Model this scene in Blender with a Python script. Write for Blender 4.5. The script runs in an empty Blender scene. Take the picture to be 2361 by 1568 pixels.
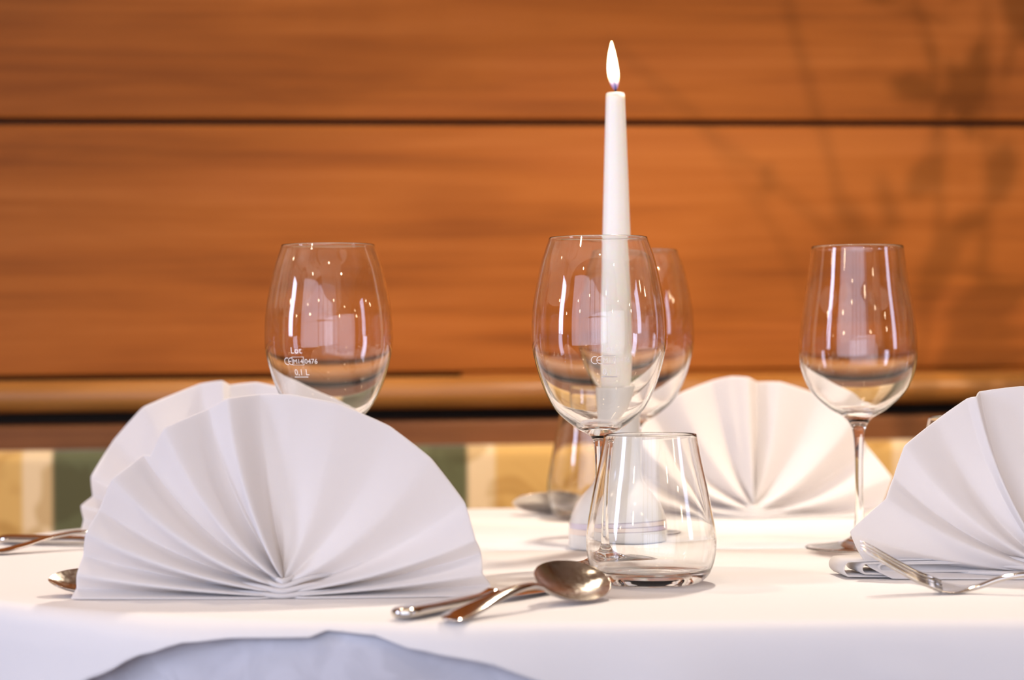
import bpy, bmesh, math, random
from mathutils import Vector, Matrix
random.seed(7)
PI = math.pi
S = bpy.context.scene
COL = S.collection

# ------------------------------------------------------------------ camera, world, light, exposure
TZ = 0.75                                   # table top height
cam_d = bpy.data.cameras.new('camera')
cam = bpy.data.objects.new('camera', cam_d)
COL.objects.link(cam)
cam_d.sensor_width = 36.0
cam_d.lens = 36.0 * 5200 / 2361
cam_d.clip_start = 0.05
cam_d.dof.use_dof = True
cam_d.dof.focus_distance = 1.44
cam_d.dof.aperture_fstop = 5.6
cam.matrix_world = Matrix.Translation((0, 0, TZ + 0.15)) @ Matrix.Rotation(PI/2, 4, 'X') @ Matrix.Rotation(math.radians(-0.45), 4, 'Z')
S.camera = cam

S.view_settings.view_transform = 'Standard'
S.view_settings.look = 'None'
S.view_settings.gamma = 1.0
S.view_settings.use_curve_mapping = False
S.view_settings.exposure = 0.48
S.cycles.use_denoising = True
S.cycles.max_bounces = 24
S.cycles.transmission_bounces = 20
S.cycles.glossy_bounces = 8
S.cycles.diffuse_bounces = 4
S.cycles.transparent_max_bounces = 24
S.cycles.sample_clamp_indirect = 6.0
S.cycles.blur_glossy = 0.3

world = bpy.data.worlds.new('world')
S.world = world
world.use_nodes = True
world.node_tree.nodes['Background'].inputs[0].default_value = (0.62, 0.74, 1.0, 1)
world.node_tree.nodes['Background'].inputs[1].default_value = 0.6

def light(name, kind, loc, energy, color, target=None, **kw):
    d = bpy.data.lights.new(name, kind)
    d.energy = energy
    d.color = color
    for k, v in kw.items():
        setattr(d, k, v)
    o = bpy.data.objects.new(name, d)
    o.location = loc
    if target is not None:
        o.rotation_euler = (Vector(target) - Vector(loc)).to_track_quat('-Z', 'Y').to_euler()
    COL.objects.link(o)
    return o

WARM = (1.0, 0.80, 0.60)
PEND = (0.19, 1.80, 1.56)
CAUST = []
# pendant over the table, daylight through two side windows, an added unseen cool fill behind the camera, a wall washer at the right
CAUST.append(light('pendant_light', 'SPOT', PEND, 19, (1.0, 0.86, 0.72), (0.19, 1.80, 0), shadow_soft_size=0.03, spot_size=math.radians(128), spot_blend=0.45))
light('window_light_1', 'AREA', (-2.96, 0.35, 1.50), 24, (0.62, 0.70, 1.0), (0, 0.55, 1.2), shape='RECTANGLE', size=0.5, size_y=1.2)
light('window_light_2', 'AREA', (3.36, 0.30, 1.50), 9, (0.62, 0.70, 1.0), (0, 0.45, 1.2), shape='RECTANGLE', size=0.5, size_y=1.2)
light('window_light_3', 'AREA', (-0.9, -1.70, 1.35), 44, (0.72, 0.78, 1.0), (0.0, 0, 1.33), shape='RECTANGLE', size=3.8, size_y=2.1)
light('wall_washer', 'SPOT', (1.95, 0.55, 2.15), 125, (1.0, 0.70, 0.40), (0.38, 2.42, 0.95), shadow_soft_size=0.022, spot_size=math.radians(42), spot_blend=1.0)
DOWN = [(-1.3, 0.2), (-0.2, 0.8), (1.0, 1.0), (0.1, -0.6), (-1.6, -1.1), (1.5, -1.0), (-0.75, 1.95)]
for i, (x, y) in enumerate(DOWN):
    light('downlight_lamp', 'AREA', (x, y, 2.462), 7.0 if y > 1.5 else 2.6, WARM, (x, y, 0), shape='DISK', size=0.11)

# ------------------------------------------------------------------ helpers
def tag(o, label=None, cat=None, group=None, kind=None):
    if label: o['label'] = label
    if cat: o['category'] = cat
    if group: o['group'] = group
    if kind: o['kind'] = kind
    return o

def empty(name, loc=(0, 0, 0), rz=0.0):
    o = bpy.data.objects.new(name, None)
    o.empty_display_size = 0.02
    o.location = loc
    o.rotation_euler = (0, 0, rz)
    COL.objects.link(o)
    return o

def link(name, me, mat=None, parent=None, smooth=True):
    o = bpy.data.objects.new(name, me)
    if mat: me.materials.append(mat)
    if smooth:
        for p in me.polygons: p.use_smooth = True
    COL.objects.link(o)
    if parent: o.parent = parent
    return o

def mesh(name, verts, faces, mat=None, parent=None, smooth=True):
    me = bpy.data.meshes.new(name)
    me.from_pydata([tuple(v) for v in verts], [], faces)
    me.update()
    return link(name, me, mat, parent, smooth)

def recalc(o):
    bm = bmesh.new(); bm.from_mesh(o.data)
    bmesh.ops.recalc_face_normals(bm, faces=bm.faces)
    bm.to_mesh(o.data); bm.free()
    return o

def copy_tree(o, parent=None):
    c = o.copy()
    COL.objects.link(c)
    if parent: 
        c.parent = parent
    for ch in list(o.children):
        copy_tree(ch, c)
    return c

def catmull(pts, n):
    out = []
    P = [pts[0]] + list(pts) + [pts[-1]]
    for i in range(1, len(P) - 2):
        for k in range(n):
            t = k / n
            out.append(tuple(0.5 * ((2*b) + (-a + c)*t + (2*a - 5*b + 4*c - d)*t*t + (-a + 3*b - 3*c + d)*t**3)
                             for a, b, c, d in zip(P[i-1], P[i], P[i+1], P[i+2])))
    out.append(tuple(pts[-1]))
    return out

def lathe(name, prof, mat, parent=None, seg=96, flip=False):
    """prof: list of (r, z); ends with r == 0 close to a point."""
    verts, faces, rows = [], [], []
    for r, z in prof:
        if r < 1e-6:
            rows.append([len(verts)]); verts.append((0, 0, z))
        else:
            rows.append(list(range(len(verts), len(verts) + seg)))
            for k in range(seg):
                a = 2*PI*k/seg
                verts.append((r*math.cos(a), r*math.sin(a), z))
    for a, b in zip(rows[:-1], rows[1:]):
        for k in range(seg):
            k2 = (k+1) % seg
            if len(a) == 1 and len(b) == 1: continue
            if len(a) == 1: f = (a[0], b[k2], b[k])
            elif len(b) == 1: f = (a[k], a[k2], b[0])
            else: f = (a[k], a[k2], b[k2], b[k])
            faces.append(f[::-1] if flip else f)
    return mesh(name, verts, faces, mat, parent)

def box(name, x0, x1, y0, y1, z0, z1, mat, parent=None, bevel=0.0, seg=2):
    bm = bmesh.new()
    vs = [bm.verts.new((x, y, z)) for x in (x0, x1) for y in (y0, y1) for z in (z0, z1)]
    for f in ((0,1,3,2),(4,6,7,5),(0,4,5,1),(2,3,7,6),(0,2,6,4),(1,5,7,3)):
        bm.faces.new([vs[i] for i in f])
    bmesh.ops.recalc_face_normals(bm, faces=bm.faces)
    if bevel:
        bmesh.ops.bevel(bm, geom=list(bm.edges), offset=bevel, segments=seg, affect='EDGES', profile=0.5)
    me = bpy.data.meshes.new(name); bm.to_mesh(me); bm.free()
    return link(name, me, mat, parent, smooth=False)

def tube(name, path, rad, mat, parent=None, seg=8):
    """round tube along path; rad is a list or number"""
    verts, faces = [], []
    P = [Vector(p) for p in path]
    n = len(P)
    if not hasattr(rad, '__len__'): rad = [rad]*n
    up = Vector((0.13, 0.31, 0.94))
    for i, p in enumerate(P):
        t = (P[min(i+1, n-1)] - P[max(i-1, 0)]).normalized()
        s = t.cross(up)
        if s.length < 1e-4: s = t.cross(Vector((1, 0, 0)))
        s.normalize(); u = s.cross(t)
        for k in range(seg):
            a = 2*PI*k/seg
            verts.append(p + (s*math.cos(a) + u*math.sin(a))*rad[i])
    for i in range(n-1):
        for k in range(seg):
            k2 = (k+1) % seg
            faces.append((i*seg+k, i*seg+k2, (i+1)*seg+k2, (i+1)*seg+k))
    faces.append(tuple(range(seg))[::-1]); faces.append(tuple((n-1)*seg+k for k in range(seg)))
    return recalc(mesh(name, verts, faces, mat, parent))

# ------------------------------------------------------------------ materials
def newmat(name):
    m = bpy.data.materials.new(name); m.use_nodes = True
    nt = m.node_tree
    return m, nt, nt.nodes['Principled BSDF'], nt.nodes['Material Output']

def N(nt, t, **inp):
    n = nt.nodes.new(t)
    for k, v in inp.items():
        if k.startswith('_'): setattr(n, k[1:], v)
        else: n.inputs[k.replace('__', ' ')].default_value = v
    return n

def ramp(nt, stops, interp='LINEAR'):
    n = nt.nodes.new('ShaderNodeValToRGB')
    cr = n.color_ramp; cr.interpolation = interp
    while len(cr.elements) < len(stops): cr.elements.new(0.5)
    for e, (p, c) in zip(cr.elements, stops):
        e.position = p; e.color = (*c, 1) if len(c) == 3 else c
    return n

def simple(name, col, rough=0.5, metal=0.0, **kw):
    m, nt, b, o = newmat(name)
    b.inputs['Base Color'].default_value = (*col, 1)
    b.inputs['Roughness'].default_value = rough
    b.inputs['Metallic'].default_value = metal
    for k, v in kw.items(): b.inputs[k.replace('__', ' ')].default_value = v
    return m

def wood(name, dark, mid, light_, scale=1.0, rough=0.5, gloss=0.5):
    m, nt, b, o = newmat(name)
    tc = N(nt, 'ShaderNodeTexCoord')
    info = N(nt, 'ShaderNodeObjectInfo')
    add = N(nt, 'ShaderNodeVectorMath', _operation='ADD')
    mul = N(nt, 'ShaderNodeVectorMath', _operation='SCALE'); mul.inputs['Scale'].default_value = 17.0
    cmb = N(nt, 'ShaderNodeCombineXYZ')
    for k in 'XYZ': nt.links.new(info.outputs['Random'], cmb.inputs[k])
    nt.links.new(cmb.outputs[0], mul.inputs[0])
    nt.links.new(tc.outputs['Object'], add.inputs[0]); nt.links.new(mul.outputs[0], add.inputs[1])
    mp = N(nt, 'ShaderNodeMapping'); mp.inputs['Scale'].default_value = (1.6*scale, 6*scale, 26*scale)
    nt.links.new(add.outputs[0], mp.inputs[0])
    n1 = N(nt, 'ShaderNodeTexNoise', Scale=1.0, Detail=6.0, Roughness=0.6, Distortion=0.6)
    nt.links.new(mp.outputs[0], n1.inputs['Vector'])
    mp2 = N(nt, 'ShaderNodeMapping'); mp2.inputs['Scale'].default_value = (3*scale, 20*scale, 150*scale)
    nt.links.new(add.outputs[0], mp2.inputs[0])
    n2 = N(nt, 'ShaderNodeTexNoise', Scale=1.0, Detail=3.0, Roughness=0.5)
    nt.links.new(mp2.outputs[0], n2.inputs['Vector'])
    mix = N(nt, 'ShaderNodeMath', _operation='MULTIPLY_ADD'); mix.inputs[1].default_value = 0.3
    nt.links.new(n2.outputs[0], mix.inputs[0])
    sub = N(nt, 'ShaderNodeMath', _operation='MULTIPLY'); sub.inputs[1].default_value = 0.7
    nt.links.new(n1.outputs[0], sub.inputs[0]); nt.links.new(sub.outputs[0], mix.inputs[2])
    r = ramp(nt, [(0.28, dark), (0.5, mid), (0.72, light_)])
    nt.links.new(mix.outputs[0], r.inputs[0])
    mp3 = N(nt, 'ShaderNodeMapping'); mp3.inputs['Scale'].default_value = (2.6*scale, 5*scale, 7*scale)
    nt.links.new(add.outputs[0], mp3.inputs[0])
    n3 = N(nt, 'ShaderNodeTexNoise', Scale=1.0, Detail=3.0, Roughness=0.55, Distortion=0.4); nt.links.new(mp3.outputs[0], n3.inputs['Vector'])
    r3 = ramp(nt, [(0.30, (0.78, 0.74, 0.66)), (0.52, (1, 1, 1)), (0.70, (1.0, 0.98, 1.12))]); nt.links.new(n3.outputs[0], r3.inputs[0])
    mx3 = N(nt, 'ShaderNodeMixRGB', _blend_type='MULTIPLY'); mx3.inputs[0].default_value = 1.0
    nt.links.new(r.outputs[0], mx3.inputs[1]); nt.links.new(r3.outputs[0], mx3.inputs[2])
    nt.links.new(mx3.outputs[0], b.inputs['Base Color'])
    b.inputs['Roughness'].default_value = rough
    b.inputs['Specular IOR Level'].default_value = gloss
    bp = N(nt, 'ShaderNodeBump', Strength=0.12, Distance=0.002)
    nt.links.new(n2.outputs[0], bp.inputs['Height']); nt.links.new(bp.outputs[0], b.inputs['Normal'])
    return m

def cloth(name, col, transl=0.12, weave=900.0, bump=0.08, damask=0.0):
    m, nt, b, o = newmat(name)
    b.inputs['Base Color'].default_value = (*col, 1)
    b.inputs['Roughness'].default_value = 0.75
    b.inputs['Specular IOR Level'].default_value = 0.18
    b.inputs['Sheen Weight'].default_value = 0.08
    tc = N(nt, 'ShaderNodeTexCoord')
    w1 = N(nt, 'ShaderNodeTexNoise', Scale=weave, Detail=2.0)
    w2 = N(nt, 'ShaderNodeTexNoise', Scale=14.0, Detail=3.0)
    nt.links.new(tc.outputs['Object'], w1.inputs['Vector']); nt.links.new(tc.outputs['Object'], w2.inputs['Vector'])
    bp = N(nt, 'ShaderNodeBump', Strength=bump, Distance=0.0006)
    nt.links.new(w1.outputs[0], bp.inputs['Height'])
    bp2 = N(nt, 'ShaderNodeBump', Strength=0.10, Distance=0.006)
    nt.links.new(w2.outputs[0], bp2.inputs['Height']); nt.links.new(bp.outputs[0], bp2.inputs['Normal'])
    nt.links.new(bp2.outputs[0], b.inputs['Normal'])
    if damask:
        v = N(nt, 'ShaderNodeTexVoronoi', Scale=26.0, _feature='SMOOTH_F1')
        nz = N(nt, 'ShaderNodeTexNoise', Scale=30.0, Detail=2.0, Distortion=1.5)
        nt.links.new(tc.outputs['Object'], nz.inputs['Vector']); nt.links.new(nz.outputs['Color'], v.inputs['Vector'])
        r = ramp(nt, [(0.45, tuple(c*(1-damask) for c in col)), (0.62, col)])
        nt.links.new(nz.outputs[0], r.inputs[0]); nt.links.new(r.outputs[0], b.inputs['Base Color'])
    if transl:
        t = N(nt, 'ShaderNodeBsdfTranslucent'); t.inputs['Color'].default_value = (col[0], col[1]*0.96, col[2]*0.9, 1)
        mx = N(nt, 'ShaderNodeMixShader'); mx.inputs[0].default_value = transl
        nt.links.new(b.outputs[0], mx.inputs[1]); nt.links.new(t.outputs[0], mx.inputs[2])
        nt.links.new(mx.outputs[0], o.inputs['Surface'])
    return m

M = {}
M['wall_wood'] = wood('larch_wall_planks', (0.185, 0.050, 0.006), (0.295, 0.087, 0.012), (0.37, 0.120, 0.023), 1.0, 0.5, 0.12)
M['rail_wood'] = wood('varnished_rail_wood', (0.23, 0.088, 0.018), (0.33, 0.135, 0.028), (0.40, 0.175, 0.042), 1.2, 0.34, 0.4)
M['bench_wood'] = wood('brown_bench_wood', (0.11, 0.04, 0.014), (0.18, 0.07, 0.024), (0.24, 0.10, 0.038), 1.2, 0.5, 0.15)
M['gap'] = simple('dark_backing', (0.02, 0.011, 0.006), 0.9)
M['room'] = wood('dark_room_panelling', (0.10, 0.045, 0.022), (0.16, 0.075, 0.036), (0.22, 0.10, 0.05), 0.5, 0.6, 0.3)
M['ceil'] = wood('ceiling_boards', (0.42, 0.30, 0.20), (0.5, 0.37, 0.25), (0.56, 0.42, 0.3), 0.5, 0.7, 0.2)
M['floor'] = wood('floor_boards', (0.10, 0.05, 0.025), (0.16, 0.08, 0.04), (0.22, 0.12, 0.06), 0.6, 0.5, 0.3)
M['linen'] = cloth('white_linen_overlay', (0.78, 0.77, 0.77), 0.0, 700, 0.05, 0.0)
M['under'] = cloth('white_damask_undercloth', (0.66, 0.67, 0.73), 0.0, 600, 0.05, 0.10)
M['napkin'] = cloth('white_napkin_cotton', (0.87, 0.86, 0.87), 0.32, 1100, 0.06)
M['steel'] = simple('polished_cutlery_steel', (0.62, 0.58, 0.53), 0.10, 1.0)
M['ceramic'] = None
M['wick'] = simple('charred_wick', (0.015, 0.012, 0.014), 0.9)
M['mark'] = simple('frosted_fill_mark', (0.9, 0.86, 0.82), 0.8)
M['brass'] = simple('dark_lamp_metal', (0.12, 0.09, 0.06), 0.4, 0.8)
M['leaf'] = simple('dry_leaf', (0.10, 0.12, 0.05), 0.7)
M['bark'] = simple('twig_bark', (0.09, 0.055, 0.03), 0.8)

def m_silver():
    m, nt, b, o = newmat('worn_silver_bowl')
    b.inputs['Base Color'].default_value = (0.60, 0.55, 0.48, 1); b.inputs['Metallic'].default_value = 1.0
    tc = N(nt, 'ShaderNodeTexCoord')
    n = N(nt, 'ShaderNodeTexNoise', Scale=420.0, Detail=3.0); nt.links.new(tc.outputs['Object'], n.inputs['Vector'])
    r = ramp(nt, [(0.35, (0.15,)*3), (0.7, (0.26,)*3)]); nt.links.new(n.outputs[0], r.inputs[0])
    nt.links.new(r.outputs[0], b.inputs['Roughness'])
    bp = N(nt, 'ShaderNodeBump', Strength=0.05, Distance=0.0002); nt.links.new(n.outputs[0], bp.inputs['Height'])
    nt.links.new(bp.outputs[0], b.inputs['Normal'])
    return m
M['silver'] = m_silver()

def m_glass():
    m, nt, b, o = newmat('clear_glass')
    g = N(nt, 'ShaderNodeBsdfGlass', Roughness=0.0, IOR=1.5)
    g.inputs['Color'].default_value = (0.995, 0.995, 0.99, 1)
    nt.links.new(g.outputs[0], o.inputs['Surface'])
    return m
M['glass'] = m_glass()

def m_wax():
    m, nt, b, o = newmat('ivory_wax')
    b.inputs['Base Color'].default_value = (0.93, 0.91, 0.85, 1)
    b.inputs['Roughness'].default_value = 0.38
    b.inputs['Subsurface Weight'].default_value = 0.6
    b.inputs['Subsurface Radius'].default_value = (0.012, 0.008, 0.005)
    b.inputs['Subsurface Scale'].default_value = 0.8
    return m
M['wax'] = m_wax()

def m_flame():
    m, nt, b, o = newmat('candle_flame')
    tc = N(nt, 'ShaderNodeTexCoord'); sp = N(nt, 'ShaderNodeSeparateXYZ')
    nt.links.new(tc.outputs['Generated'], sp.inputs[0])
    r = ramp(nt, [(0.0, (0.25, 0.30, 1.0)), (0.10, (0.55, 0.5, 1.0)), (0.22, (1.0, 0.66, 0.30)), (0.40, (1.0, 0.86, 0.55)), (1.0, (1.0, 0.78, 0.38))])
    nt.links.new(sp.outputs['Z'], r.inputs[0])
    s = ramp(nt, [(0.0, (0.05,)*3), (0.12, (0.12,)*3), (0.30, (0.75,)*3), (0.45, (1.0,)*3), (1.0, (0.8,)*3)])
    nt.links.new(sp.outputs['Z'], s.inputs[0])
    ml = N(nt, 'ShaderNodeMath', _operation='MULTIPLY'); ml.inputs[1].default_value = 11.0
    nt.links.new(s.outputs[0], ml.inputs[0])
    e = N(nt, 'ShaderNodeEmission'); nt.links.new(r.outputs[0], e.inputs['Color']); nt.links.new(ml.outputs[0], e.inputs['Strength'])
    t = N(nt, 'ShaderNodeBsdfTransparent')
    mx = N(nt, 'ShaderNodeMixShader')
    lw = N(nt, 'ShaderNodeLayerWeight', Blend=0.35)
    inv = N(nt, 'ShaderNodeMath', _operation='SUBTRACT'); inv.inputs[0].default_value = 1.0
    nt.links.new(lw.outputs['Facing'], inv.inputs[1])
    op = N(nt, 'ShaderNodeMath', _operation='MULTIPLY'); nt.links.new(inv.outputs[0], op.inputs[0])
    s2 = ramp(nt, [(0.0, (0.2,)*3), (0.16, (0.32,)*3), (0.36, (1.0,)*3)]); nt.links.new(sp.outputs['Z'], s2.inputs[0])
    nt.links.new(s2.outputs[0], op.inputs[1])
    nt.links.new(op.outputs[0], mx.inputs[0]); nt.links.new(t.outputs[0], mx.inputs[1]); nt.links.new(e.outputs[0], mx.inputs[2])
    nt.links.new(mx.outputs[0], o.inputs['Surface'])
    return m
M['flame'] = m_flame()

def m_ceramic():
    m, nt, b, o = newmat('glazed_ceramic_with_brush_lines')
    b.inputs['Roughness'].default_value = 0.12
    tc = N(nt, 'ShaderNodeTexCoord'); sp = N(nt, 'ShaderNodeSeparateXYZ'); nt.links.new(tc.outputs['Object'], sp.inputs[0])
    z, x = sp.outputs['Z'], sp.outputs['X']
    # slow tilt of the painted rings
    tilt = N(nt, 'ShaderNodeMath', _operation='MULTIPLY_ADD'); tilt.inputs[1].default_value = -0.02
    nt.links.new(x, tilt.inputs[0]); nt.links.new(z, tilt.inputs[2])
    def band(c, w):
        s = N(nt, 'ShaderNodeMath', _operation='COMPARE'); s.inputs[1].default_value = c; s.inputs[2].default_value = w
        nt.links.new(tilt.outputs[0], s.inputs[0]); return s.outputs[0]
    fade = N(nt, 'ShaderNodeMapRange'); fade.inputs['From Min'].default_value = -0.034; fade.inputs['From Max'].default_value = -0.020
    nt.links.new(x, fade.inputs['Value'])
    def layer(prev, fac, col, xr=None, amt=1.0):
        f = N(nt, 'ShaderNodeMath', _operation='MULTIPLY'); nt.links.new(fac, f.inputs[0])
        if xr:
            mr = N(nt, 'ShaderNodeMapRange'); mr.inputs['From Min'].default_value = xr[0]; mr.inputs['From Max'].default_value = xr[1]
            mr.inputs['To Max'].default_value = amt
            nt.links.new(x, mr.inputs['Value']); nt.links.new(mr.outputs[0], f.inputs[1])
        else:
            f2 = N(nt, 'ShaderNodeMath', _operation='MULTIPLY'); f2.inputs[1].default_value = amt
            nt.links.new(fade.outputs[0], f2.inputs[0]); nt.links.new(f2.outputs[0], f.inputs[1])
        mx = N(nt, 'ShaderNodeMixRGB'); nt.links.new(f.outputs[0], mx.inputs[0])
        if isinstance(prev, tuple): mx.inputs[1].default_value = (*prev, 1)
        else: nt.links.new(prev, mx.inputs[1])
        mx.inputs[2].default_value = (*col, 1)
        return mx.outputs[0]
    c = (0.74, 0.74, 0.71)
    c = layer(c, band(0.0176, 0.0020), (0.55, 0.45, 0.66), (0.012, -0.014), 0.45)
    c = layer(c, band(0.0176, 0.0020), (0.90, 0.66, 0.50), (-0.002, 0.022), 0.45)
    c = layer(c, band(0.0135, 0.0020), (0.90, 0.66, 0.50), (0.018, -0.006), 0.4)
    c = layer(c, band(0.0135, 0.0020), (0.52, 0.40, 0.62), (0.008, 0.026), 0.7)
    for h in (0.0197, 0.0156, 0.0114):
        c = layer(c, band(h, 0.00032), (0.16, 0.10, 0.16), None, 0.8)
    nt.links.new(c, b.inputs['Base Color'])
    return m
M['ceramic'] = m_ceramic()

def m_stripes():
    m, nt, b, o = newmat('striped_bench_fabric')
    tc = N(nt, 'ShaderNodeTexCoord'); sp = N(nt, 'ShaderNodeSeparateXYZ'); nt.links.new(tc.outputs['Object'], sp.inputs[0])
    # lean of the stripes grows towards the right, as the fabric is pulled
    per = 0.298
    nz = N(nt, 'ShaderNodeTexNoise', Scale=17.0, Detail=2.0, Distortion=0.8); nt.links.new(tc.outputs['Object'], nz.inputs['Vector'])
    a = N(nt, 'ShaderNodeMath', _operation='ADD'); a.inputs[1].default_value = 0.505 + 0.298*20
    nt.links.new(sp.outputs['X'], a.inputs[0])
    dv = N(nt, 'ShaderNodeMath', _operation='DIVIDE'); dv.inputs[1].default_value = per; nt.links.new(a.outputs[0], dv.inputs[0])
    fr = N(nt, 'ShaderNodeMath', _operation='FRACT'); nt.links.new(dv.outputs[0], fr.inputs[0])
    gold, cream, green = (0.55, 0.335, 0.095), (0.66, 0.50, 0.29), (0.085, 0.09, 0.033)
    r = ramp(nt, [(0.0, cream), (0.085, cream), (0.10, green), (0.49, green), (0.505, cream), (0.585, cream), (0.60, gold), (0.985, gold), (1.0, cream)])
    nt.links.new(fr.outputs[0], r.inputs[0])
    # tone-on-tone leaves
    lf = ramp(nt, [(0.50, (1, 1, 1)), (0.58, (0.70, 0.62, 0.45))]); nt.links.new(nz.outputs[0], lf.inputs[0])
    mx = N(nt, 'ShaderNodeMixRGB', _blend_type='MULTIPLY'); mx.inputs[0].default_value = 0.85
    nt.links.new(r.outputs[0], mx.inputs[1]); nt.links.new(lf.outputs[0], mx.inputs[2])
    nt.links.new(mx.outputs[0], b.inputs['Base Color'])
    b.inputs['Roughness'].default_value = 0.8
    b.inputs['Sheen Weight'].default_value = 0.2
    n2 = N(nt, 'ShaderNodeTexNoise', Scale=500.0); nt.links.new(tc.outputs['Object'], n2.inputs['Vector'])
    bp = N(nt, 'ShaderNodeBump', Strength=0.15, Distance=0.001); nt.links.new(n2.outputs[0], bp.inputs['Height']); nt.links.new(bp.outputs[0], b.inputs['Normal'])
    return m
M['stripes'] = m_stripes()

def emit(name, col, strength):
    m, nt, b, o = newmat(name)
    e = N(nt, 'ShaderNodeEmission', Strength=strength); e.inputs['Color'].default_value = (*col, 1)
    nt.links.new(e.outputs[0], o.inputs['Surface'])
    return m
M['bulb'] = emit('lit_bulb', (1.0, 0.8, 0.55), 38.0)

# ------------------------------------------------------------------ room shell
WY, YAW = 2.43, math.radians(6.0)
fl = box('floor', -3.0, 3.4, -1.6, 3.2, -0.05, 0.0, M['floor']); tag(fl, kind='structure')
cl = box('ceiling', -3.0, 3.4, -1.6, 3.2, 2.5, 2.56, M['ceil']); tag(cl, kind='structure')
M['plaster'] = simple('warm_plaster', (0.55, 0.47, 0.40), 0.8)
def holed_wall(name, u0, u1, hole, make):
    """four panels around one window opening; make(u0,u1,z0,z1) places a panel"""
    h0, h1, hz0, hz1 = hole
    for a, b_, c, d in ((u0, h0, 0, 2.5), (h1, u1, 0, 2.5), (h0, h1, 0, hz0), (h0, h1, hz1, 2.5)):
        make(a, b_, c, d)
wl = empty('wall_left', (-3.0, 0, 0)); tag(wl, kind='structure')
holed_wall('l', -1.6, 3.2, (0.08, 0.62, 0.88, 2.12), lambda a, b_, c, d: box('panel', -0.06, 0.0, a, b_, c, d, M['room'], wl))
wr = empty('wall_right', (3.4, 0, 0)); tag(wr, kind='structure')
holed_wall('r', -1.6, 3.2, (0.03, 0.57, 0.88, 2.12), lambda a, b_, c, d: box('panel', 0.0, 0.06, a, b_, c, d, M['room'], wr))
wf = empty('wall_front', (0, -1.6, 0)); tag(wf, kind='structure')
holed_wall('f', -3.0, 3.4, (-2.8, 1.0, 0.30, 2.40), lambda a, b_, c, d: box('panel', a, b_, -0.06, 0.0, c, d, M['plaster'], wf))
M['frame'] = simple('white_window_frame', (0.6, 0.58, 0.55), 0.5)
for i, (loc, rz, w_, h_) in enumerate((((-3.03, 0.35, 0.88), PI/2, 0.54, 1.24), ((3.43, 0.30, 0.88), -PI/2, 0.54, 1.24), ((-0.9, -1.63, 0.30), PI, 3.8, 2.1))):  # the third, wide front window is added to frame the unseen fill light
    w = empty('window_%d' % (i+1), loc, rz); tag(w, kind='structure')
    nc = 2 if w_ < 1 else 8
    for x in [-w_/2 + (w_-0.04)*q/nc for q in range(nc+1)]:
        box('stile', x, x+0.04, -0.02, 0.02, 0.0, h_, M['frame'], w, 0.003)
    for zz in (0.0, h_/2-0.02, h_-0.04):
        box('rail', -w_/2+0.04, w_/2-0.04, -0.015, 0.015, zz, zz+0.04, M['frame'], w, 0.003)

wall = empty('wall_back', (0, WY, 0), YAW); tag(wall, kind='structure')
box('backing', -3.2, 3.6, 0.012, 0.06, 0, 2.5, M['gap'], wall)
SEAM = 1.1338
rows = [(0.0, 0.30), (0.30, 0.5765), (0.5765, 0.853), (0.8625, SEAM)] + [(SEAM + 0.2765*k, min(SEAM + 0.2765*(k+1), 2.5)) for k in range(5)]
for i, (a, b_) in enumerate(rows):
    a = max(a, 0.0)
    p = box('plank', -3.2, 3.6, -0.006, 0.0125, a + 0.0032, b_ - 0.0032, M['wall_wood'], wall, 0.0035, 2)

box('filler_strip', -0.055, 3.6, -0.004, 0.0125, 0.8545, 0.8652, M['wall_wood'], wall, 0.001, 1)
# ------------------------------------------------------------------ bench along the wall
bench = empty('upholstered_bench', (0, WY, 0), YAW)
tag(bench, 'wooden wall bench with gold, cream and green striped upholstery behind the table', 'bench')
# rounded top rail
prof = [(-0.088 - 0.0185*math.cos(a), 0.8462 + 0.0163*math.sin(a)) for a in [math.radians(-90 + 15*k) for k in range(13)]] + [(-0.060, 0.8585), (-0.006, 0.8565), (-0.006, 0.8320), (-0.060, 0.8300)]
def prism(name, prof, x0, x1, mat, parent, n=1):
    verts, faces = [], []
    k = len(prof)
    for i in range(n+1):
        x = x0 + (x1-x0)*i/n
        verts += [(x, y, z) for y, z in prof]
    for i in range(n):
        for j in range(k):
            j2 = (j+1) % k
            faces.append((i*k+j, i*k+j2, (i+1)*k+j2, (i+1)*k+j))
    faces.append(tuple(range(k))); faces.append(tuple(n*k+j for j in range(k))[::-1])
    return recalc(mesh(name, verts, faces, mat, parent))
prism('top_rail', prof, -1.9, 2.2, M['rail_wood'], bench)
box('frame_rail', -1.9, 2.2, -0.088, -0.01, 0.786, 0.8175, M['bench_wood'], bench, 0.004, 2)
box('back_board', -1.9, 2.2, -0.05, -0.008, 0.30, 0.832, M['gap'], bench)
def cushion(name, x0, x1, y0, y1, z0, z1, mat, parent):
    return box(name, x0, x1, y0, y1, z0, z1, mat, parent, 0.012, 4)
cushion('backrest', -1.9, 2.2, -0.115, -0.05, 0.47, 0.792, M['stripes'], bench)
cushion('seat', -1.9, 2.2, -0.42, -0.115, 0.40, 0.47, M['stripes'], bench)
box('seat_board', -1.9, 2.2, -0.40, -0.01, 0.36, 0.40, M['bench_wood'], bench, 0.003)
box('plinth', -1.88, 2.18, -0.36, -0.01, 0.0, 0.36, M['bench_wood'], bench, 0.003)

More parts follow.
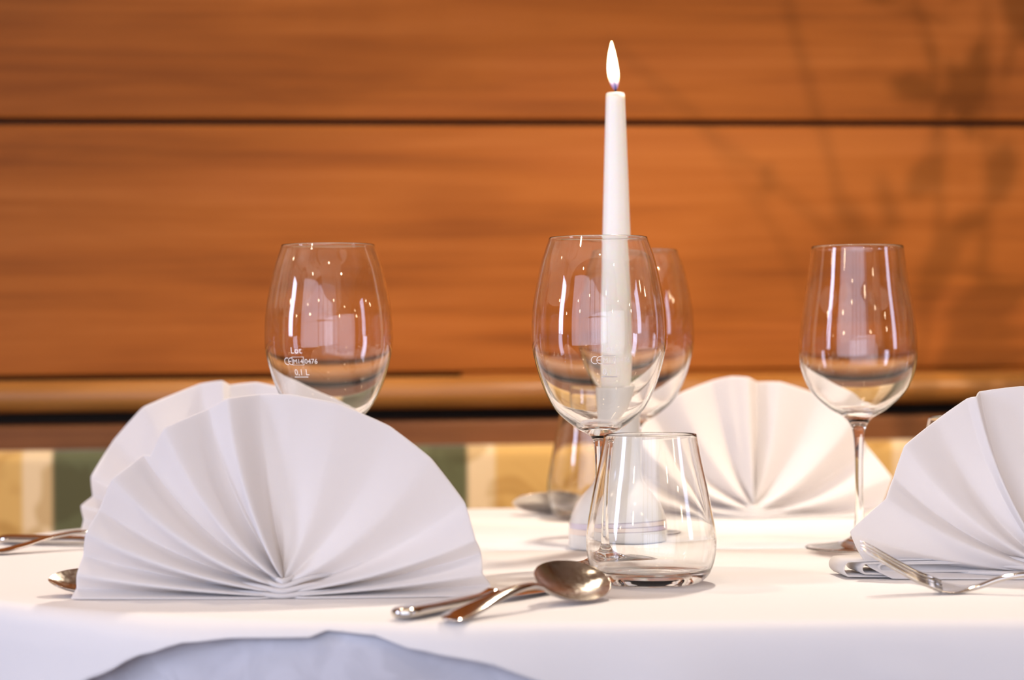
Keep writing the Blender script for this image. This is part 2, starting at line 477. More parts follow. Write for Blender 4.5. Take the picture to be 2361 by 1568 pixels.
# ------------------------------------------------------------------ table, undercloth, overlay
CX0, CX1, CY, R0 = -0.011, 0.62, 1.606, 0.403
table = empty('dining_table', (0.30, CY, 0)); tag(table, 'oval dining table hidden under white cloths, laid for dinner', 'table')
def stadium(n_arc=72, n_str=40):
    """(centre point, outward normal, running length) around the outline, counter-clockwise"""
    out = []
    for k in range(n_str):
        out.append(((CX0 + (CX1-CX0)*k/n_str, CY), (0.0, -1.0)))
    for k in range(n_arc):
        a = -PI/2 + PI*k/n_arc
        out.append(((CX1, CY), (math.cos(a), math.sin(a))))
    for k in range(n_str):
        out.append(((CX1 - (CX1-CX0)*k/n_str, CY), (0.0, 1.0)))
    for k in range(n_arc*2):
        a = PI/2 + PI*k/(n_arc*2)
        out.append(((CX0, CY), (math.cos(a), math.sin(a))))
    return out
OUT = stadium()
def top_slab(name, R, z0, z1, mat, parent, ox=0, oy=0):
    verts, faces = [], []
    n = len(OUT)
    for zz in (z0, z1):
        for (c, nr) in OUT: verts.append((c[0]+nr[0]*R-ox, c[1]+nr[1]*R-oy, zz))
    for k in range(n):
        k2 = (k+1) % n
        faces.append((k, k2, n+k2, n+k))
    faces.append(tuple(range(n))[::-1]); faces.append(tuple(n+k for k in range(n)))
    return mesh(name, verts, faces, mat, parent, smooth=False)
top_slab('tabletop', R0 - 0.006, TZ - 0.03, TZ - 0.004, M['bench_wood'], table, 0.30, CY)
for sx in (-1, 1):
    for sy in (-1, 1):
        box('leg', sx*0.42-0.025, sx*0.42+0.025, sy*0.24-0.025, sy*0.24+0.025, 0, TZ-0.03, M['bench_wood'], table, 0.004)

def interp(tab, x):
    if x <= tab[0][0]: return tab[0][1]
    for (a, va), (b_, vb) in zip(tab[:-1], tab[1:]):
        if x <= b_:
            t = (x-a)/(b_-a); t = t*t*(3-2*t)*0.6 + t*0.4
            return va + (vb-va)*t
    return tab[-1][1]

def drape(name, z_top, R, rho, hang, bulge, thick, mat, nv=18):
    """cloth over the oval table: flat top, rounded edge, hanging skirt"""
    verts, faces = [], []
    n = len(OUT)
    ds = [R*0.999, R*0.75, R*0.5, R*0.3, R*0.15, R*0.06, 0.0]
    rows = 0
    for d in ds:
        for (c, nr) in OUT:
            verts.append((c[0]+nr[0]*(R-d), c[1]+nr[1]*(R-d), z_top))
        rows += 1
    for j in range(1, nv+1):
        for i, (c, nr) in enumerate(OUT):
            x, y = c[0]+nr[0]*R, c[1]+nr[1]*R
            H = hang(i, x, y)
            if H < rho:
                L = rho*math.acos(max(-1, 1-H/rho))
            else:
                L = rho*PI/2 + H - rho
            t = j/nv
            l = L*(0.55*t + 0.45*t*t)
            if l < rho*PI/2:
                a = l/rho; off, zz = rho*math.sin(a), -rho*(1-math.cos(a))
            else:
                off, zz = rho, -rho-(l-rho*PI/2)
            off += bulge(i, x, y, -zz, H)
            verts.append((x+nr[0]*off, y+nr[1]*off, z_top+zz))
        rows += 1
    for r in range(rows-1):
        for k in range(n):
            k2 = (k+1) % n
            faces.append((r*n+k, r*n+k2, (r+1)*n+k2, (r+1)*n+k))
    o = recalc(mesh(name, verts, faces, mat))
    up = [p.normal.z for p in o.data.polygons if abs(p.normal.z) > 0.9][0]
    if up < 0: o.data.flip_normals()
    md = o.modifiers.new('thickness', 'SOLIDIFY'); md.thickness = thick; md.offset = -1
    return o

def wave(i, k, ph): return math.sin(2*PI*k*i/len(OUT) + ph)
under = drape('undercloth', TZ-0.0022, R0, 0.009, lambda i, x, y: 0.26,
              lambda i, x, y, d, H: min(max(d-0.012, 0)/0.09, 1.0)*(0.006*wave(i, 23, 0.4) + 0.004*wave(i, 41, 1.3) - 0.012) - 0.0040*min(d/0.01, 1) - 0.0005, 0.0008, M['under'])
tag(under, 'white damask undercloth in shade, showing below the hem of the top cloth', 'tablecloth')
# hem drop of the overlay by distance along the front, measured at X
HEM = [(-0.43, 0.20), (-0.40, 0.16), (-0.33, 0.100), (-0.26, 0.058), (-0.222, 0.034), (-0.196, 0.0205), (-0.172, 0.0125), (-0.145, 0.0090), (-0.108, 0.0080), (-0.098, 0.0040), (-0.072, 0.0060),
       (-0.055, 0.0125), (-0.028, 0.0175), (-0.008, 0.0215), (0.012, 0.0300), (0.06, 0.055), (0.15, 0.12), (0.30, 0.20)]
def hem(i, x, y):
    if y > CY: return 0.20
    if x > 0.30: return 0.20
    return interp(HEM, x)
def lobe(x, c, w): return math.exp(-((x-c)/w)**2)
def bul(i, x, y, d, H):
    if y > CY or x > 0.5: return 0.002 + min(d/0.1, 1)*0.008*wave(i, 17, 0)
    b = 0.0025*min(d/0.02, 1)
    b += min(d/0.05, 1.0)*(0.010*lobe(x, -0.03, 0.05) + 0.006*lobe(x, 0.085, 0.03) + 0.005*lobe(x, 0.29, 0.05) + 0.004*lobe(x, -0.22, 0.08)) + 0.004*min(d/0.012, 1.0)*lobe(x, -0.18, 0.045)
    # pressed crease
    b += 0.0030*min(d/0.02, 1.0)*max(0.0, 1-abs(x - (0.196 + d*0.45))/0.004)
    return b
over = drape('tablecloth', TZ, R0+0.0006, 0.010, hem, bul, 0.0010, M['linen'], 22)
tag(over, 'white linen tablecloth over the table, its curved hem dipping at the front left', 'tablecloth')

# ------------------------------------------------------------------ glassware
mm = 0.001
def wall_in(outer, thick):
    """inner profile from an outer one, thickness growing towards the bottom"""
    return [(max(r - thick(z), 0.0), z) for r, z in outer]

def make_wine_glass(name, foot_r, stem, bowl, bottom, label, loc, rz=0.0, tw=0.85):
    root = empty(name, loc, rz)
    tag(root, label, 'wine glass', 'wine glasses on the table')
    H = bowl[-1][1]
    # foot: underside, rim, upper side running into the stem
    foot = [(0, 1.6), (foot_r*0.5, 1.2), (foot_r*0.86, 0.5), (foot_r-1.6, 0.0), (foot_r-0.5, 0.1), (foot_r, 0.7), (foot_r-0.5, 1.3), (foot_r*0.86, 1.9), (foot_r*0.6, 3.0), (foot_r*0.36, 4.6), (foot_r*0.2, 7.2), (foot_r*0.13, 10.5), stem[0]]
    f = catmull(foot, 4)
    lathe('foot', [(max(r, 0)*mm, z*mm) for r, z in f], M['glass'], root)
    s = catmull(stem, 6)
    lathe('stem', [(r*mm, z*mm) for r, z in s], M['glass'], root)
    outer = catmull(bowl, 6)
    # inner wall offset along the normal
    zb = bottom
    inner = []
    n = len(outer)
    for i, (r, z) in enumerate(outer):
        a, b_ = outer[max(i-1, 0)], outer[min(i+1, n-1)]
        tx, tz = b_[0]-a[0], b_[1]-a[1]
        l = math.hypot(tx, tz) or 1
        nx, nz = tz/l, -tx/l
        k = max(0.0, 1-(z-bowl[0][1])/(H*0.30))
        t = tw + 1.6*k**1.5 + 2.6*k**4
        ri, zi = r - nx*t, z - nz*t
        if ri > 1.0 and zi > zb: inner.append((ri, zi))
    # round the inside bottom off to the axis
    r1, z1 = inner[0]
    inner = [(0.0, zb), (r1*0.35, zb+(z1-zb)*0.12), (r1*0.7, zb+(z1-zb)*0.48)] + inner
    rt = bowl[-1][0]
    prof = outer + [(rt-0.12, H+0.32), (rt-tw*0.5, H+0.46), (rt-tw+0.12, H+0.32)] + inner[::-1]
    lathe('bowl', [(r*mm, z*mm) for r, z in prof], M['glass'], root, 128)
    root['rim_h'] = H*mm
    return root, outer

RED_BOWL = [(3.6, 80), (4.6, 84), (7.6, 87.5), (15.5, 92.0), (27.8, 102.5), (35.9, 116.7), (41.6, 133.8), (44.2, 148), (43.7, 168), (41.0, 185), (37.2, 202), (32.2, 216.6)]
RED_STEM = [(4.0, 12.5), (3.3, 20), (2.9, 38), (2.9, 58), (3.2, 72), (3.6, 80)]
WHITE_BOWL = [(3.7, 79), (4.6, 84), (6.6, 88.5), (10.5, 93.0), (21.5, 99.8), (33, 110.8), (39.2, 123), (41.8, 136), (41.5, 151), (39.2, 170), (35.5, 192), (32.6, 214.6)]
WHITE_STEM = [(4.2, 12.5), (3.4, 20), (2.9, 38), (2.8, 58), (3.1, 70), (3.7, 79)]

def at(X, Y): return (X, Y, TZ)
centre, red_outer = make_wine_glass('wine_glass', 37.5, RED_STEM, RED_BOWL, 93.5, 'large red wine glass in front of the candle, between spoon and tumbler', at(0.0570, 1.4784), 0.0)
left, _ = make_wine_glass('wine_glass', 37.5, RED_STEM, RED_BOWL, 93.5, 'red wine glass standing behind the front left napkin fan, its foot hidden', at(-0.1268, 1.5609))
back, _ = make_wine_glass('wine_glass', 37.5, RED_STEM, RED_BOWL, 93.5, 'blurred wine glass partly hidden behind the large glass and the candle', at(0.0929, 1.7022))
right, _ = make_wine_glass('wine_glass', 38.5, WHITE_STEM, WHITE_BOWL, 98.0, 'slim white wine glass on a tall stem, standing alone at the right', at(0.2466, 1.6073))

# calibration mark printed on the bowl
def text_shape(body, size, x, z):
    cu = bpy.data.curves.new('mark_text', 'FONT'); cu.body = body; cu.size = size; cu.resolution_u = 3
    o = bpy.data.objects.new('mark_text', cu); COL.objects.link(o)
    dg = bpy.context.evaluated_depsgraph_get(); dg.update()
    me = o.evaluated_get(dg).to_mesh()
    vs = [(v.co.x + x, v.co.y + z) for v in me.vertices]; fs = [tuple(p.vertices) for p in me.polygons]
    o.evaluated_get(dg).to_mesh_clear()
    bpy.data.objects.remove(o); bpy.data.curves.remove(cu)
    return vs, fs
def rect(x0, x1, z0, z1): return [(x0, z0), (x1, z0), (x1, z1), (x0, z1)], [(0, 1, 2, 3)]
SHP = []
SHP.append(text_shape('Lot', 6.6, -5.6, 7.6))
for r_, s_ in ((2.6, -9.6), (2.6, -5.9)):      # the C and E of the conformity sign as open rings
    vs, fs = [], []
    for k in range(15):
        a = math.radians(62 + 236*k/14)
        for q in (2.75, 2.25): vs.append((s_ + q*math.cos(a), 1.9 + q*math.sin(a)))
    fs = [(2*k, 2*k+1, 2*k+3, 2*k+2) for k in range(14)]
    SHP.append((vs, fs))
SHP.append(rect(-8.4, -5.9, 1.65, 2.15))
SHP.append(text_shape('M14', 4.7, -4.4, 0.2))
SHP.append(text_shape('0476', 4.9, 5.0, 0.2))
x0, x1, z0, z1, t_ = -5.1, 4.6, -1.0, 5.2, 0.42
SHP += [rect(x0, x1, z0, z0+t_), rect(x0, x1, z1-t_, z1), rect(x0, x0+t_, z0, z1), rect(x1-t_, x1, z0, z1)]
SHP.append(text_shape('0,1 L', 6.2, -4.6, -8.2))
SHP.append(rect(-5.2, 6.6, -10.0, -9.2))
def add_mark(root, outer, ang, zc):
    verts, faces = [], []
    tab = [(z_, r_) for r_, z_ in outer]
    for vs, fs in SHP:
        b0 = len(verts)
        for (u, v) in vs:
            u *= 0.98; v *= 0.93
            z_ = zc + v; r_ = interp(tab, z_) + 0.12
            a = ang + u/44.0
            verts.append((r_*math.cos(a)*mm, r_*math.sin(a)*mm, z_*mm))
        faces += [tuple(b0+i for i in f) for f in fs]
    o = mesh('fill_mark', verts, faces, M['mark'], root, smooth=False)
    o['label'] = 'frosted calibration mark on the bowl'
add_mark(left, red_outer, math.radians(-90 - 24.5), 135.0)
add_mark(centre, red_outer, math.radians(-90 + 6.5), 135.0)

TUMB = [(27.0, 0.3), (31.0, 1.8), (35.6, 6.0), (38.9, 14.7), (40.0, 25), (39.5, 33), (37.4, 45.5), (34.5, 60.7), (31.4, 75), (28.4, 91.0)]
def make_tumbler(label, loc):
    root = empty('water_tumbler', loc)
    tag(root, label, 'tumbler', 'water tumblers on the table')
    outer = catmull(TUMB, 6)
    inner = []
    n = len(outer)
    for i, (r, z) in enumerate(outer):
        a, b_ = outer[max(i-1, 0)], outer[min(i+1, n-1)]
        tx, tz = b_[0]-a[0], b_[1]-a[1]; l = math.hypot(tx, tz) or 1
        t = 1.1 + 1.2*max(0, 1-z/40)**2
        ri, zi = r - tz/l*t, z + tx/l*t
        if zi > 9.0: inner.append((ri, zi))
    r1, z1 = inner[0]
    inner = [(0, 5.4), (r1*0.45, 5.6), (r1*0.75, 6.3), (r1*0.93, 7.6)] + inner
    prof_b = [(0, 1.4), (18, 1.1), (23, 0.5), (25.4, 0.0)] + outer[:13]
    prof_w = outer[12:] + [(28.28, 91.5), (27.85, 91.65), (27.45, 91.5)] + inner[::-1]
    lathe('base', [(r*mm, z*mm) for r, z in prof_b], M['glass'], root, 128)
    lathe('wall', [(r*mm, z*mm) for r, z in prof_w], M['glass'], root, 128)
    return root
tum = make_tumbler('clear stemless tumbler at the front, right of the spoon', at(0.0844, 1.3842))
tum2 = copy_tree(tum); tum2.location = at(0.0685, 1.8818)
tum2['label'] = 'blurred tumbler at the back, beside the far spoon'
tum3 = copy_tree(tum); tum3.location = at(0.331, 1.640)
tum3['label'] = 'tumbler hidden behind the right-hand napkin, only its rim corner showing'

# ------------------------------------------------------------------ candle in its ceramic holder
CP = at(0.0757, 1.6219)
holder = lathe('candle_holder', [(r*mm, z*mm) for r, z in
    [(0, 1.2), (30, 1.0), (34.5, 0.0)] + catmull([(35.6, 0.8), (36.0, 4), (36.0, 11), (35.6, 18), (33.8, 25), (30.6, 32), (26.2, 38), (21.4, 43), (17.6, 48), (16.0, 54), (15.6, 62), (15.7, 84), (16.0, 100), (16.2, 108)], 4)
    + [(16.0, 109.5), (15.2, 110), (13.6, 109.8), (12.9, 108.8), (12.8, 92), (0, 91)]], M['ceramic'])
holder.location = CP
holder.rotation_euler = (0, 0, math.radians(8))
tag(holder, 'white glazed ceramic candle holder with domed foot and painted lilac lines', 'candle holder')
candle = empty('taper_candle', (CP[0], CP[1], TZ+0.0915)); tag(candle, 'tall lit ivory taper candle standing in the ceramic holder', 'candle')
lathe('wax', [(r*mm, z*mm) for r, z in [(0, 0)] + catmull([(11.6, 0.4), (12.2, 2), (12.1, 30), (11.4, 80), (10.1, 130), (8.6, 180), (7.0, 228), (6.75, 234)], 4) + [(6.3, 235.4), (5.2, 235.8), (2.0, 235.0), (0, 234.8)]], M['wax'], candle, 64)
tube('wick', [(0, 0, 0.2345), (0.0002, 0, 0.2385), (-0.0002, 0, 0.2418), (-0.0014, 0, 0.2448), (-0.0030, 0, 0.2470)], [0.0008, 0.0008, 0.0008, 0.0007, 0.0004], M['wick'], candle)
fp = [(0.0, 0), (1.5, 1.2), (2.8, 4.0), (3.9, 8.5), (4.2, 13), (3.8, 19), (2.8, 26), (1.4, 32), (0.5, 35), (0.0, 36)]
flm = lathe('flame', [(max(r, 0)*mm, z*mm) for r, z in catmull(fp, 4)], M['flame'], candle, 32)
flm.location = (0, 0, 0.2372)
for v in flm.data.vertices:
    t = v.co.z/0.036
    v.co.x += -0.0024*t - 0.0006*math.sin(PI*t)

# ------------------------------------------------------------------ napkin fans
def make_napkin(label, loc, folds, lean=0.06, rz=0.0, A=9.0, per=10, nr=44, name='napkin_fan', sag=0.45):
    """folds: (angle deg from +x, rim radius mm, rim depth mm (+ = towards camera), ridge sign)"""
    lines = []
    for (ang, R, dep, sg) in folds:
        side = 1 if ang <= 90 else -1
        e = ang if ang <= 90 else 180-ang
        er = math.radians(e)
        S0 = Vector((side*1.2*math.cos(er), 0.8 + 10.5*math.sin(max(er, 0))**1.1))
        E0 = Vector((side*R*math.cos(er), max(R*math.sin(er), 0.7)))
        em = er*(1-sag*math.cos(er))
        L = (E0-S0).length
        Mid = S0 + Vector((side*math.cos(em), math.sin(em)))*L*0.5
        lines.append((S0, Mid, E0, dep, sg, e))
    verts, faces = [], []
    nl = len(lines)
    cols = 0
    def point(j, t):
        a, m, b_, dep, sg, e = lines[j]
        p = a*(1-t)**2 + m*2*t*(1-t) + b_*t*t
        d = dep*t**1.3 + sg*A*(1-t**1.6)*min(1, t*7+0.35) + (1-e/90)*5.0*(1-t)
        return p, d
    for j in range(nl-1):
        for k in range(per if j < nl-2 else per+1):
            u = k/per
            us = 0.5-0.5*math.cos(PI*u)
            for r in range(nr+1):
                t = r/nr
                p0, d0 = point(j, t); p1, d1 = point(j+1, t)
                w = u*(0.15+0.45*t) + us*(0.85-0.45*t)
                q = p0.lerp(p1, u)
                # arc out the rim a little between folds
                bow = 1 + 0.002*math.sin(PI*u)*t
                d = d0 + (d1-d0)*w
                # lowest layers rest on the cloth with a shallow gap
                verts.append((q.x*bow*mm, -d*mm, q.y*bow*mm))
            cols += 1
    for c in range(cols-1):
        for r in range(nr):
            faces.append((c*(nr+1)+r, (c+1)*(nr+1)+r, (c+1)*(nr+1)+r+1, c*(nr+1)+r+1))
    for i, v in enumerate(verts):
        verts[i] = (v[0], v[1] + lean*v[2], v[2])
    o = mesh(name, verts, faces, M['napkin'])
    o.location = loc
    o.rotation_euler = (0, 0, rz)
    md = o.modifiers.new('thickness', 'SOLIDIFY'); md.thickness = 0.0011; md.offset = 0
    md2 = o.modifiers.new('round', 'SUBSURF'); md2.levels = 1; md2.render_levels = 1
    tag(o, label, 'napkin', 'fan-folded napkins')
    # the gathered end of the pleats, bent round under the hub
    V, F = [], []
    sg_ = 10
    for (hl, y0, z0, rise, slope, rr) in ((78, -11.5, 1.7, 1.6, 0.010, 1.6), (60, -10.5, 4.4, 2.4, 0.050, 1.7), (40, -9.0, 7.0, 3.0, 0.110, 1.6), (13, -7.0, 9.6, 2.6, 0.200, 1.9)):
        n = 36; b0 = len(V)
        for k in range(n+1):
            t = -1 + 2*k/n
            t = math.copysign(abs(t)**1.4, t)
            x_ = hl*t
            c = Vector((x_, y0 + 22.0*abs(t)**1.6, z0 + rise*(1-math.exp(-(x_/11.0)**2)) + slope*abs(x_)))
            r_ = rr*(1-0.75*abs(t)**3)
            for q in range(sg_):
                a = 2*PI*q/sg_
                V.append(((c.x)*mm, (c.y + 1.5*r_*math.cos(a))*mm, max(c.z + r_*math.sin(a), 0.3)*mm))
        for k in range(n):
            for q in range(sg_):
                q2 = (q+1) % sg_
                F.append((b0+k*sg_+q, b0+k*sg_+q2, b0+(k+1)*sg_+q2, b0+(k+1)*sg_+q))
        F.append(tuple(b0+q for q in range(sg_))); F.append(tuple(b0+n*sg_+q for q in range(sg_)))
    recalc(mesh('gathered_fold', V, F, M['napkin'], o))
    return o

n_fl = make_napkin('large white fan-folded napkin at the front left of the table', at(-0.1353, 1.3269), [
    (-0.5, 123, 10, 1), (3.0, 122, 3, -0.7), (6.5, 118, 9, 0.9), (12.0, 119, 2, -0.7), (16.5, 118, 9, 0.8), (27, 120, -1, -0.5), (43, 119, 3, 0.35), (58, 118, 1, -0.2), (74, 118, 2, 0.25), (88, 119, 0, -0.3),
    (97, 120, -3, -1), (105.5, 121.5, 6, 1), (112, 119.5, -2, -0.7), (124.8, 122, 6, 0.8), (133.5, 115, -2, -0.5), (135, 118.5, -3, -0.6), (145, 122.5, 7, 0.9), (154.5, 121, -1, -0.8), (161.5, 122, 7, 1), (168, 121, 0, -0.9), (173, 121.5, 8, 1), (177, 122, 2, -0.8), (180.3, 123.5, 10, 1)], A=10.0, sag=0.6)
n_bl = make_napkin('white napkin fan standing behind the front left napkin', at(-0.2099, 1.7293), [
    (-0.5, 120, 10, 1), (4, 120, 1, -0.8), (9, 120, 8, 0.9), (19, 120, -1, -0.5), (33, 119, 4, 0.5), (52, 120, 0, -0.4), (70, 120, 4, 0.5), (84, 120, -4, -0.8), (94, 117.5, -2, 0.4), (96, 121.5, 6, 1), (104.6, 122.5, -3, -0.7),
    (126, 125, 7, 0.8), (142, 123.5, -2, -0.6), (156.8, 123, 8, 1), (164, 118, -1, -0.8), (167.8, 123.5, 8, 1), (173, 121, 0, -0.8), (180.3, 121, 10, 1)], A=8.0, sag=0.55)
n_br = make_napkin('blurred white napkin fan at the back, behind the tumblers and right wine glass', at(0.1998, 1.8779), [
    (-0.5, 84, 8, 1), (5, 108, 1, -0.7), (16, 120, 7, 0.8), (31, 113, -3, -0.5), (44, 113.5, 7, 1), (62, 117, -1, -0.35), (78, 116, 2, 0.3), (87.5, 113.5, -4, -1), (91.5, 117.5, 6, 1), (98, 119.5, 2, 0.4),
    (106, 119.5, -3, -0.5), (120, 121, 4, 0.5), (134, 121, -2, -0.6), (146, 121, 7, 1), (157, 120, -1, -0.8), (167, 119, 8, 1), (174, 119, 0, -0.8), (180.3, 119, 9, 1)], A=8.5, sag=0.6)
n_fr = make_napkin('large white napkin fan cut off by the right edge, behind the fork', at(0.3296, 1.3988), [
    (-0.5, 118, 9, 1), (6, 119, 1, -0.7), (16, 120, 8, 0.8), (28, 120, -1, -0.5), (44, 120, 4, 0.5), (60, 120, -1, -0.4), (78, 119, 2, 0.4), (96, 119.5, -1, -0.5), (108.0, 121.6, -5, -1), (110.5, 120.4, 7, 1), (113, 121, 3, 0.2),
    (124, 118, -1, -0.4), (136.4, 120, 5, 0.6), (146, 112, -2, -0.5), (153.3, 111, 5, 0.7), (166.3, 125, 2, 0.2), (172, 116, -5, -1), (176, 110, 0, -0.4), (180.3, 96, 7, 1)], A=9.5, sag=0.6)
# loose folded layers that stick out on the left of the right-hand napkin
def roll_layer(off, r, w, z0):
    verts, faces = [], []
    n = 24
    for k in range(n+1):
        t = k/n
        a = PI*0.5 + PI*t
        x = -0.098 + off + r*1.25*math.cos(a) + 0.060*(1-min(t*5, 1)) + 0.075*max(0.0, (t-0.8)*5)
        zz = z0 + r + r*math.sin(a)
        for yy, tx in ((0.000-w, 0.0), (0.034+w, -0.004)):
            verts.append((x+tx, yy, max(zz, 0.0008)))
    faces = [(2*k, 2*k+1, 2*k+3, 2*k+2) for k in range(n)]
    return verts, faces
V, F = [], []
for off, r, w, z0 in ((-0.020, 0.0056, 0.000, 0.0008), (-0.011, 0.0040, 0.002, 0.0026), (-0.002, 0.0026, 0.003, 0.0046)):
    v, f = roll_layer(off, r, w, z0); b0 = len(V)
    V += v; F += [tuple(b0+i for i in q) for q in f]
lay = mesh('folded_layer', V, F, M['napkin'], n_fr)
md = lay.modifiers.new('thickness', 'SOLIDIFY'); md.thickness = 0.0010; md.offset = 0
lay['label'] = 'rolled lower layers of the napkin'

# ------------------------------------------------------------------ cutlery
def blade_mesh(name, stations, mat, parent, nu=12):
    """stations: (y, half width, z centre, dish, half thickness) in mm; a closed rounded strip"""
    st = catmull(stations, 5)
    verts, faces = [], []
    ring = 2*nu
    for (y, w, z, dish, th) in st:
        w = max(w, 0.05); th = max(th, 0.05)
        for k in range(ring):
            a = 2*PI*k/ring
            u = math.cos(a); v = math.sin(a)
            # superellipse section
            uu = math.copysign(abs(u)**0.8, u); vv = math.copysign(abs(v)**0.8, v)
            verts.append((uu*w*mm, y*mm, (z + dish*uu*uu + vv*th)*mm))
    n = len(st)
    for i in range(n-1):
        for k in range(ring):
            k2 = (k+1) % ring
            faces.append((i*ring+k, i*ring+k2, (i+1)*ring+k2, (i+1)*ring+k))
    faces.append(tuple(range(ring))); faces.append(tuple((n-1)*ring+k for k in range(ring)))
    return recalc(mesh(name, verts, faces, mat, parent))

def pose(o, loc, yaw, pitch=0.0, roll=0.0):
    """local +y is the long axis; yaw turns it clockwise from the view direction"""
    o.matrix_world = Matrix.Translation(loc) @ Matrix.Rotation(math.radians(-yaw), 4, 'Z') @ Matrix.Rotation(math.radians(pitch), 4, 'X') @ Matrix.Rotation(math.radians(roll), 4, 'Y')
    return o

def rest(o, h=0.0008):
    """lower a posed thing until its lowest point touches the cloth"""
    bpy.context.view_layer.update()
    lo = min((o.matrix_world @ ch.matrix_local @ v.co).z for ch in o.children for v in ch.data.vertices)
    o.matrix_world = Matrix.Translation((0, 0, TZ + h - lo)) @ o.matrix_world
    return o
SC = Matrix.Scale(0.82, 4)                     # dessert size
def twist(o, deg):
    # the handle lies flatter than the tilted bowl
    for ch in o.children:
        if ch.name.startswith('handle'):
            for v in ch.data.vertices:
                t = max(0.0, 1 - v.co.y/0.105)
                v.co = Matrix.Rotation(math.radians(-deg*t), 3, 'Y') @ (v.co - Vector((0, 0, 0.009))) + Vector((0, 0, 0.009))
    return o
def small(o):
    for ch in o.children: ch.data.transform(SC)
    return o
def make_spoon(label, L=178.0, k=1.0):
    root = empty('spoon'); tag(root, label, 'spoon', 'spoons on the table')
    h = [(0.0, 1.0, 1.6, 0, 0.5), (1.2, 5.0, 1.6, 0, 0.9), (5, 8.2, 1.9, 0, 1.3), (14, 9.2, 2.7, 0, 1.4), (30, 7.6, 5.0, 0, 1.4), (55, 5.0, 9.4, 0, 1.5), (78, 3.4, 12.4, 0, 1.8), (92, 3.0, 12.4, 0, 2.0), (101, 3.3, 10.8, 0, 1.9), (107, 5.0, 8.8, 0.6, 1.4)]
    blade_mesh('handle', h, M['steel'], root)
    b = [(105, 4.0, 9.6, 0.4, 1.3), (109, 9.0, 7.4, 2.2, 0.9), (116, 15.8, 4.0, 5.2, 0.8), (127, 21.2, 1.5, 7.8, 0.75), (140, 23.4, 0.6, 8.8, 0.75), (153, 22.4, 1.3, 8.4, 0.75), (166, 18.2, 3.6, 6.6, 0.75), (174.5, 12.2, 6.4, 4.2, 0.7), (179, 6.2, 8.6, 1.8, 0.6), (180.8, 1.0, 9.8, 0.2, 0.4)]
    blade_mesh('spoon_bowl', b, M['silver'], root, 16)
    return root
def make_knife(label):
    root = empty('table_knife'); tag(root, label, 'knife', 'knives on the table')
    h = [(0, 1.5, 4.2, 0, 1.2), (1.5, 6.2, 4.2, 0, 3.0), (6, 9.2, 4.4, 0, 4.0), (20, 9.6, 4.6, 0, 4.2), (60, 8.0, 4.6, 0, 4.0), (95, 6.6, 4.6, 0, 3.8), (108, 7.0, 5.0, 0, 4.4), (113, 8.0, 5.4, 0, 4.8), (118, 5.6, 4.8, 0, 3.4), (121, 4.0, 4.2, 0, 2.0)]
    blade_mesh('handle', h, M['steel'], root)
    b = [(118, 4.0, 4.0, 0, 1.0), (124, 8.5, 3.6, 0, 0.8), (140, 10.0, 3.0, 0, 0.7), (180, 10.5, 1.8, 0, 0.6), (215, 9.0, 0.9, 0, 0.5), (228, 5.5, 0.8, 0, 0.4), (233, 1.2, 0.7, 0, 0.3)]
    blade_mesh('blade', b, M['steel'], root)
    return root
def make_fork(label):
    root = empty('fork'); tag(root, label, 'fork', 'forks on the table')
    h = [(0.0, 1.0, 1.6, 0, 0.5), (1.2, 5.0, 1.6, 0, 0.9), (5, 8.2, 1.9, 0, 1.3), (14, 9.2, 2.9, 0, 1.4), (30, 7.6, 6.0, 0, 1.4), (55, 5.0, 11.6, 0, 1.5), (80, 3.5, 13.4, 0, 1.9), (100, 3.0, 9.8, 0, 2.1), (115, 3.4, 4.2, 0, 1.9), (125, 6.0, 1.8, 0.1, 1.4), (133, 10.0, 1.3, 0.6, 1.0), (141, 11.6, 2.2, 1.0, 0.95), (147, 11.8, 4.2, 1.0, 0.9), (149.5, 11.8, 5.4, 1.0, 0.8)]
    blade_mesh('handle', h, M['steel'], root)
    for i in range(4):
        x = -10.0 + 6.66*i
        d = 1.0*(x/11.8)**2
        t = tube('tine', [(x*mm, 0.142, (2.7+d)*mm), (x*mm*0.99, 0.160, (10.4+d)*mm), (x*mm*0.97, 0.175, (19.0+d)*mm), (x*mm*0.95, 0.190, (28.2+d)*mm), (x*mm*0.94, 0.199, (33.4+d)*mm)],
             [0.00175, 0.0016, 0.00145, 0.0012, 0.0005], M['steel'], root, 10)
    return root

spoon = small(twist(make_spoon('silver spoon at the front, hollow bowl tilted up, next to the knife handle'), 24))
rest(pose(spoon, (-0.0384, 1.1980, TZ), 36, 2.0, 31))
knife = small(make_knife('table knife with rounded handle lying beside the front spoon'))
rest(pose(knife, (-0.062, 1.207, TZ), 32))
fork = small(make_fork('fork at the right edge, its four tines pointing up to the left'))
rest(pose(fork, (0.365, 1.301, TZ), -82, 0, -12))
tip = small(make_spoon('spoon mostly hidden behind the front left napkin, only its bowl tip showing'))
rest(pose(tip, (-0.130, 1.362, TZ), -98, 0, -17))
fsp = small(make_spoon('blurred spoon at the back, its dark bowl beside the far tumbler'))
rest(pose(fsp, (0.146, 1.944, TZ), -100, 0, 30))
k2 = small(make_knife('table knife at the far left, pointing in behind the napkins'))
rest(pose(k2, (-0.385, 1.690, TZ), 108))
s2 = small(make_fork('fork crossing over the knife at the far left table edge'))
for ch in s2.children: ch.data.transform(Matrix.Scale(1.09, 4))
rest(pose(s2, (-0.372, 1.600, TZ), 56))

